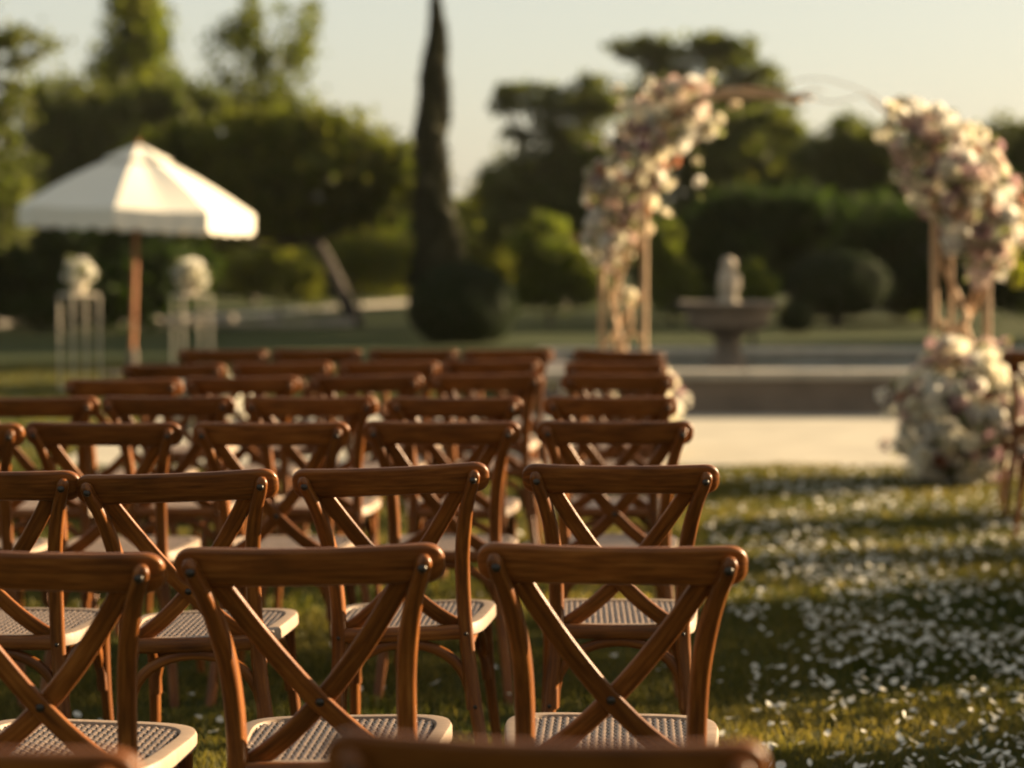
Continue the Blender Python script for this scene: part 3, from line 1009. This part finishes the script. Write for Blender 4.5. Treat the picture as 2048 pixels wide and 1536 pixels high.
SQ = rrect(2, 2, 0.5, 2)
for px, Y, top in ((1203, AL, 330), (1288, AL - .1, 300), (1872, AR, 270), (1978, AR - .1, 330), (1232, AL + .35, 330), (1905, AR + .4, 280)):
    f_ = foot(px, Y); t_ = at(px + (2 if px < 1500 else -2), top, Y)
    arch_part("post", [f_, f_.lerp(t_, .5), t_], 0.021 if Y not in (AL + .35, AR + .4) else 0.015, sec=SQ)


def br(Y, lst, r0, r1, dy=0.0):
    arch_part("branch", [at(x, y, Y + dy * math.sin(i * 1.3)) for i, (x, y) in enumerate(lst)], r0 * .72, r1 * .72)


# crossing branches in the left and right leg
br(AL - .05, [(1205, 860), (1230, 740), (1262, 640), (1240, 560), (1285, 470)], .022, .016, .05)
br(AL - .02, [(1290, 870), (1262, 740), (1222, 600), (1250, 520), (1235, 440)], .022, .015, .05)
br(AL, [(1210, 690), (1245, 640), (1290, 560), (1270, 450)], .017, .012, .06)
br(AL, [(1208, 720), (1262, 668), (1290, 690)], .014, .012)
br(AR - .03, [(1875, 480), (1880, 520), (1915, 590), (1935, 640), (1900, 680), (1880, 720)], .024, .018, .05)
br(AR - .05, [(1960, 540), (1942, 610), (1930, 650), (1945, 700), (1952, 790), (1940, 900)], .026, .022, .05)
br(AR, [(1880, 680), (1915, 655), (1950, 620), (1972, 560)], .016, .012, .05)
br(AR, [(1885, 640), (1900, 700), (1925, 740), (1960, 780)], .018, .014, .05)
br(AR, [(1905, 470), (1890, 510), (1872, 540)], .018, .015)
# crown: overlapping boughs that join the two sides
def cr_pt(x, y, t): return at(x, y, AL + (AR - AL) * t)
for lst, r0, r1 in (([(1270, 420), (1300, 260), (1400, 200), (1540, 192), (1625, 196)], .030, .012),
                    ([(1290, 360), (1330, 240), (1470, 176), (1600, 200)], .024, .010),
                    ([(1500, 190), (1560, 200), (1600, 186), (1660, 204), (1735, 188)], .007, .003),
                    ([(1590, 200), (1622, 178), (1650, 182)], .006, .003),
                    ([(1560, 170), (1630, 156), (1700, 172), (1760, 200), (1850, 260)], .0035, .003),
                    ([(1450, 180), (1550, 196), (1600, 205)], .020, .008),
                    ([(1735, 195), (1790, 238), (1880, 320), (1930, 440)], .005, .026)):
    arch_part("branch", [cr_pt(x, y, min(max((x - 1250) / 680, 0), 1)) for x, y in lst], r0, r1)

# flower cascades wired to the arch
MIX = {'cream': 3.4, 'white': 2.6, 'blush': 2.4, 'mauve': 1.5, 'rust': .4, 'sand': 1.0}
pathL = [at(1215, 500, AL), at(1235, 420, AL), at(1262, 340, AL), at(1315, 260, AL), at(1385, 215, AL - .1)]
ptsL = along(pathL, [.15, .22, .25, .27, .16], 290)
for x, y in ((1290, 165), (1235, 185), (1180, 295), (1250, 210), (1420, 160), (1470, 215), (1435, 240), (1300, 200), (1200, 330), (1185, 350), (1390, 330), (1400, 365), (1330, 430), (1200, 520), (1215, 545), (1260, 590), (1175, 480), (1225, 560)):
    ptsL.append((at(x, y, AL - rng.uniform(-.1, .15)), Vector((rng.normal() * .5, -.6, .6))))
arrangement("arch_flower_cascade", "loose cream and blush flower cascade on arch side beside the chair block", "flowers", tuple(at(1250, 420, AL)), ptsL, MIX, 520)
pathR = [at(1800, 240, AR + .1), at(1850, 290, AR), at(1905, 350, AR), at(1960, 420, AR), at(1985, 500, AR)]
ptsR = along(pathR, [.12, .22, .27, .27, .17], 290)
for x, y in ((1780, 220), (1830, 215), (1960, 270), (1990, 300), (2030, 370), (2040, 440), (1920, 510), (1945, 525), (1905, 490), (2010, 520), (1955, 560), (1985, 545)):
    ptsR.append((at(x, y, AR - rng.uniform(-.05, .2)), Vector((rng.normal() * .5, -.6, .5))))
rc = arrangement("arch_flower_cascade", "dense blush and mauve flower cascade on arch side above the white mound", "flowers", tuple(at(1920, 380, AR)), ptsR, MIX, 480)
# trailing pale greenery at its lower end
hang = along([at(2030, 500, AR - .1), at(2035, 540, AR - .1), at(2032, 570, AR - .1)], [.05, .05, .03], 60)
P = np.array([tuple(q[0]) for q in hang]) - np.array(tuple(rc.location)); N = np.array([tuple(q[1]) for q in hang])
V, F = leaf_quads(P, N, 0.035, .4)
tr_ = obj("trailing_sprig", raw_mesh("trailing_sprig", V, F, GREENS['gold']), rc); tr_['kind'] = 'stuff'


# flower mounds on the ground at the arch's feet
def mound(label, c, r, h, n, weights, nl=900):
    pts = []
    for k in range(n):                       # evenly packed heads, then jostled
        z = 1 - 1.82 * (k + .5) / n
        q_ = math.sqrt(1 - z * z); t = k * 2.39996
        d = (Vector((q_ * math.cos(t), q_ * math.sin(t), z)) + Vector(rng.normal(size=3)) * .08).normalized()
        lump = (1 + 0.20 * math.sin(d.x * 6 + 1) * math.sin(d.z * 5 + d.y * 4 + .6)) * rng.uniform(.84, 1.12) * (1.0 + .10 * (d.z < -.1))
        p = Vector((c[0] + d.x * r * lump, c[1] + d.y * r * lump, max(h * 0.48 + d.z * h * 0.52 * lump, 0.05)))
        pts.append((p, (d + Vector((0, 0, .25))).normalized()))
    root = arrangement("flower_mound", label, "flowers", (c[0], c[1], 0), pts, weights, nl // 3, 0.045, "flower mounds at the arch", (0.048, 0.074))
    # mossy dark core the stems are stuck into
    m = MB(); m.lathe([(r * .35, 0.0), (r * .55, h * .12), (r * .66, h * .45), (r * .52, h * .72), (r * .15, h * .86)], 20)
    obj("moss_core", m.mesh("moss_core", GREENS['cypress']), root)


q = at(1935, 600, 13.1)
mound("large mound of cream and white flowers on grass at arch foot across the aisle", (q.x, 13.1), 0.36, 0.80, 270, {'cream': 4, 'white': 3, 'blush': 1.3, 'mauve': .6, 'rust': .3})
q = at(1252, 600, 14.85)
mound("cream flower mound at the arch foot hidden behind the aisle chairs", (q.x, 14.85), 0.36, 0.62, 120, {'cream': 4, 'white': 3, 'blush': 1.0, 'mauve': .4}, 500)
q = at(410, 600, 17.0)
mound("low white flower mound on paving glimpsed between the farthest chairs", (q.x, 17.0), 0.34, 0.42, 90, {'white': 5, 'cream': 2}, 300)


# ------------------------------------------------------------------ flower stands
def stand(px, Y, label, flabel, rz):
    base = at(px, 600, Y)
    root = empty("flower_stand", (base.x, Y, 0), rz)
    tag(root, label, "stand", "slim flower stands beside the umbrella")
    a, H = 0.145, 0.96
    m0 = MB(); m0.sweep([(0, 0, 0), (0, 0, H)], rrect(0.018, 0.018, 0.004, 1), (0, 1, 0)); leg = m0.mesh("leg", M['whitemetal'])
    for sx in (-1, 1):
        for sy in (-1, 1): obj("leg", leg, root, (sx * a, sy * a, 0))
    for z, nm in ((H, "top_frame"), (0.03, "foot_frame")):
        m = MB(); r = 0.009
        for c0, c1 in (((-a, -a), (a, -a)), ((a, -a), (a, a)), ((a, a), (-a, a)), ((-a, a), (-a, -a))):
            m.sweep([(c0[0], c0[1], z), (c1[0], c1[1], z)], rrect(0.014, 0.014, 0.003, 1), (0, 0, 1))
        obj(nm, m.mesh(nm, M['whitemetal']), root)
    m = MB(); m.box(-a, a, -a, a, H + 0.011, H + 0.022, 0.003)
    obj("top_plate", m.mesh("top_plate", M['whitemetal'], False), root)
    pts = []
    for _ in range(44):
        d = Vector(rng.normal(size=3)).normalized()
        if d.z < -.5: d.z = -d.z
        pts.append((Vector((base.x, Y, H + 0.19)) + Vector((d.x * .135, d.y * .135, d.z * .125)), d))
    bq = arrangement("white_bouquet", flabel, "flowers", (base.x, Y, H + .022), pts, {'white': 4, 'cream': 2}, 160, 0.04, "white bouquets on slim stands", (0.04, 0.065))
    m = MB(); m.lathe([(.05, 0), (.06, .02), (.075, .10), (.09, .16), (.02, .18)], 14)
    obj("bowl", m.mesh("bouquet_bowl", M['whitemetal']), bq)


stand(158, 21.6, "slim cream metal flower stand farther from the chairs, outside the umbrella pole", "round white bouquet on the stand farther from the chairs", R(38))
stand(383, 21.3, "slim cream metal flower stand nearer the chairs, inside the umbrella pole", "spreading white bouquet on the stand nearer the chairs", R(30))

# ------------------------------------------------------------------ market umbrella
UY = 24.0
ub = at(262, 600, UY)
um = empty("market_umbrella", (ub.x, UY, 0))
um.rotation_euler = (0, R(2.2), 0)
tag(um, "cream canvas market umbrella with scalloped edge on a wooden pole", "umbrella")
m = MB(); m.sweep([(0, 0, -0.1), (0, 0, 1.3), (0, 0, 2.57)], circ(0.028, 12), (0, 1, 0)); obj("pole", m.mesh("pole", M['pole']), um)
m = MB(); m.lathe([(.022, 2.56), (.026, 2.575), (.015, 2.59), (.022, 2.605), (.016, 2.62), (.003, 2.635)], 12); obj("finial", m.mesh("finial", M['pole']), um)
m = MB(); m.lathe([(.30, 0.0), (.30, .05), (.06, .07), (.05, .30), (.034, .31)], 24); obj("base", m.mesh("base", M['stone']), um)
RC, ZT, ZE, A0 = 1.31, 2.54, 1.85, R(-90)


def canopy_pt(ang, u, rc=RC, zt=ZT, ze=ZE):
    k = (ang - A0) / R(45); fr = k - math.floor(k)
    chord = math.cos(R(22.5)) / math.cos(R((fr - .5) * 45))
    mid = 1 - abs(fr - .5) * 2
    z = zt + (ze - zt) * u + 0.045 * math.sin(math.pi * u) - 0.03 * mid * math.sin(math.pi * min(u * 1.0, 1)) - 0.02 * mid * u
    return Vector((rc * u * chord * math.cos(ang), rc * u * chord * math.sin(ang), z))


for g in range(8):
    m = MB(); nA, nU = 9, 10
    rings = []
    for i in range(nA + 1):
        ang = A0 + R(45) * g + R(45) * min(max(i / nA, 0.0005), 0.9995)
        rings.append([canopy_pt(ang, 0.06 + 0.94 * j / nU) for j in range(nU + 1)])
    m.rings(rings, close=False, cap=False)
    pn = obj("canopy_panel", m.mesh("canopy_panel", M['canvas']), um)
    # scalloped valance
    m = MB(); rows = [[], []]
    nS = 36
    for i in range(nS + 1):
        fr = min(max(i / nS, .0005), .9995)
        e = canopy_pt(A0 + R(45) * g + R(45) * fr, 1.0)
        drop = 0.18 + 0.05 * abs(math.sin(math.pi * 4 * i / nS))
        rows[0].append(e); rows[1].append(Vector((e.x * 1.004, e.y * 1.004, e.z - drop)))
    m.rings([[a_, b_] for a_, b_ in zip(*rows)], close=False, cap=False)
    obj("valance", m.mesh("valance", M['canvas']), pn)
    # rib
    m = MB(); ang = A0 + R(45) * g
    m.sweep([canopy_pt(ang + 1e-4, u) - Vector((0, 0, .022)) for u in (0.06, .3, .6, .98)], rrect(.016, .022, .004, 1), (0, 0, 1)); rb = obj("rib", m.mesh("rib", M['pole']), um)
    m = MB(); mp = canopy_pt(ang + 1e-4, .52) - Vector((0, 0, .03)); m.sweep([(0.02 * math.cos(ang), 0.02 * math.sin(ang), 1.72), tuple(mp)], rrect(.012, .018, .003, 1), (0, 0, 1)); obj("strut", m.mesh("strut", M['pole']), rb)
for g in range(8):   # small vent cap
    m = MB(); rings = []
    for i in range(7):
        ang = A0 + R(45) * g + R(45) * min(max(i / 6, .0005), .9995)
        rings.append([canopy_pt(ang, .02 + .27 * j / 4) + Vector((0, 0, .045 - 0.01 * j / 4)) for j in range(5)])
    m.rings(rings, close=False, cap=False); obj("vent_panel", m.mesh("vent_panel", M['canvas']), um)
m = MB(); m.lathe([(.03, 1.66), (.05, 1.68), (.05, 1.76), (.03, 1.78)], 12); obj("runner_hub", m.mesh("runner_hub", M['pole']), um)


# ------------------------------------------------------------------ grass and fallen petals
def blades(n, ya, yb, hgt, wid, xm=1.0):
    Y = rng.uniform(ya, yb, n)
    half = Y * 1024 / FPX + xm
    X = rng.uniform(-1, 1, n) * half
    keep = ~((X > PAV[0] - .02) & (X < PAV[1]) & (Y > PAV[2] + rng.normal(size=n) * .02) & (Y < POOL[3] + .1) & ((Y < PAV[3]) | (X > POOL[0] - .05)))
    X, Y = X[keep], Y[keep]; n = len(X)
    clumpy = 0.75 + 0.35 * np.sin(X * 5.1 + np.sin(Y * 3.3) * 2) * np.sin(Y * 4.7 + X * 1.3)
    h = hgt * rng.uniform(0.45, 1.25, n) * clumpy
    a = rng.uniform(0, 2 * np.pi, n)
    lean = rng.uniform(0.1, 0.9, n) * h
    la = rng.uniform(0, 2 * np.pi, n)
    wv = wid * rng.uniform(.7, 1.3, n)
    cx, cy = np.cos(a) * wv / 2, np.sin(a) * wv / 2
    lx, ly = np.cos(la) * lean, np.sin(la) * lean
    z0 = np.full(n, -0.004)
    V = np.stack([np.stack([X - cx, Y - cy, z0], 1), np.stack([X + cx, Y + cy, z0], 1),
                  np.stack([X - cx * .8 + lx * .35, Y - cy * .8 + ly * .35, h * .6], 1), np.stack([X + cx * .8 + lx * .35, Y + cy * .8 + ly * .35, h * .6], 1),
                  np.stack([X + lx, Y + ly, h], 1)], 1).reshape(-1, 3)
    i = np.arange(n)[:, None] * 5
    F = np.concatenate([i + np.array([[0, 1, 3]]), i + np.array([[0, 3, 2]]), i + np.array([[2, 3, 4]])], 0)
    return V, F


parts, fs, base_i = [], [], 0
for args in ((120000, 5.0, 8.3, .042, .0046), (100000, 8.3, 14.2, .042, .008), (60000, 14.2, 27.0, .045, .016, 1.5)):
    V, F = blades(*args)
    parts.append(V); fs.append(F + base_i); base_i += len(V)
gr = obj("grass", raw_mesh("grass", np.concatenate(parts), np.concatenate(fs), M['grass']))
tag(gr, "short sunlit lawn grass under and between the chair rows", "grass", kind='stuff')


def petal_shape(n_var):
    out = []
    for k in range(n_var):
        s = np.random.default_rng(k)
        ln, wd, cu = s.uniform(.9, 1.2), s.uniform(.55, .85), s.uniform(.25, .6)
        V, F = [], []
        for i, u in enumerate((-1, -.45, .2, .75, 1.0)):
            wv = wd * (.18, .72, 1.0, .75, .28)[i]
            for v in (-1, 0, 1):
                V.append((u * ln + s.normal() * .03, v * wv, cu * (u * u * .55 + abs(v) * .35 * wv) + s.normal() * .06))
        for i in range(4):
            for j in range(2): F.append((i * 3 + j, i * 3 + j + 1, i * 3 + 4 + j, i * 3 + 3 + j))
        out.append((np.array(V), np.array(F)))
    return out


SH = petal_shape(7)
pm = [raw_mesh("petal", V, F, M['petal_ground'], True) for V, F in SH]
aisle = []
while len(aisle) < 2600:
    Y = 5.3 + 8.5 * rng.uniform() ** 1.1
    lo = 0.62 + 00.056 * (Y - 3.8); hi = min(Y * 1024 / FPX + .5, lo + 1.75)
    X = rng.uniform(lo - .05, hi)
    dens = 0.55 + 0.45 * math.sin(X * 4.3 + math.sin(Y * 1.5) * 1.7) * math.sin(Y * 2.1 + 1)
    dens *= (1.0 if Y < 10.4 else 0.55)
    if X < lo + .25: dens *= 0.5
    if rng.uniform() > dens: continue
    aisle.append((X, Y))
for _ in range(130):
    Y = rng.uniform(5.4, 12); aisle.append((rng.uniform(-.22 * Y, .6 + .056 * (Y - 3.8)), Y))
aisle.sort(key=lambda q: q[1] + (0 if abs(q[0]) < q[1] * .24 + .03 else 100))
VV, FF, bi = [], [], 0
for i, (X, Y) in enumerate(aisle):
    k = i % 7
    s = rng.uniform(.009, .0185)
    e = (rng.normal() * .45, rng.normal() * .45, rng.uniform(0, 6.28))
    z = rng.uniform(.022, .040)
    if i < 300:
        o = obj("flower_petal", pm[k], None, (X, Y, z)); o.rotation_euler = e; o.scale = (s, s, s)
        tag(o, "white flower petal lying on the grass of the aisle", "petal", "white petals scattered on the lawn")
    else:
        Mx = np.array((Matrix.Translation((X, Y, z)) @ Matrix.Rotation(e[2], 4, 'Z') @ Matrix.Rotation(e[0], 4, 'X') @ Matrix.Rotation(e[1], 4, 'Y') @ Matrix.Scale(s, 4)))
        V, F = SH[k]
        VV.append(V @ Mx[:3, :3].T + Mx[:3, 3]); FF.append(F + bi); bi += len(V)
tag(obj("scattered_petals", raw_mesh("scattered_petals", np.concatenate(VV), np.concatenate(FF), M['petal_ground'], True)), "white petals strewn thickly over the aisle grass", "petals", kind='stuff')

# ------------------------------------------------------------------ evening haze
m = MB(); m.box(-255, 255, -35, 425, -1.0, 12.5)
n = NT("haze")
pv = n.add("ShaderNodeVolumePrincipled")
pv.inputs['Color'].default_value = (1.0, 0.96, 0.86, 1)
pv.inputs['Density'].default_value = 0.00011
pv.inputs['Anisotropy'].default_value = 0.3
n.t.links.new(pv.outputs[0], n.out.inputs['Volume'])
hz = obj("haze", m.mesh("haze", n.m, False))
tag(hz, "thin warm evening haze hanging over the whole garden", "haze", kind='stuff')
hz.display_type = 'WIRE'
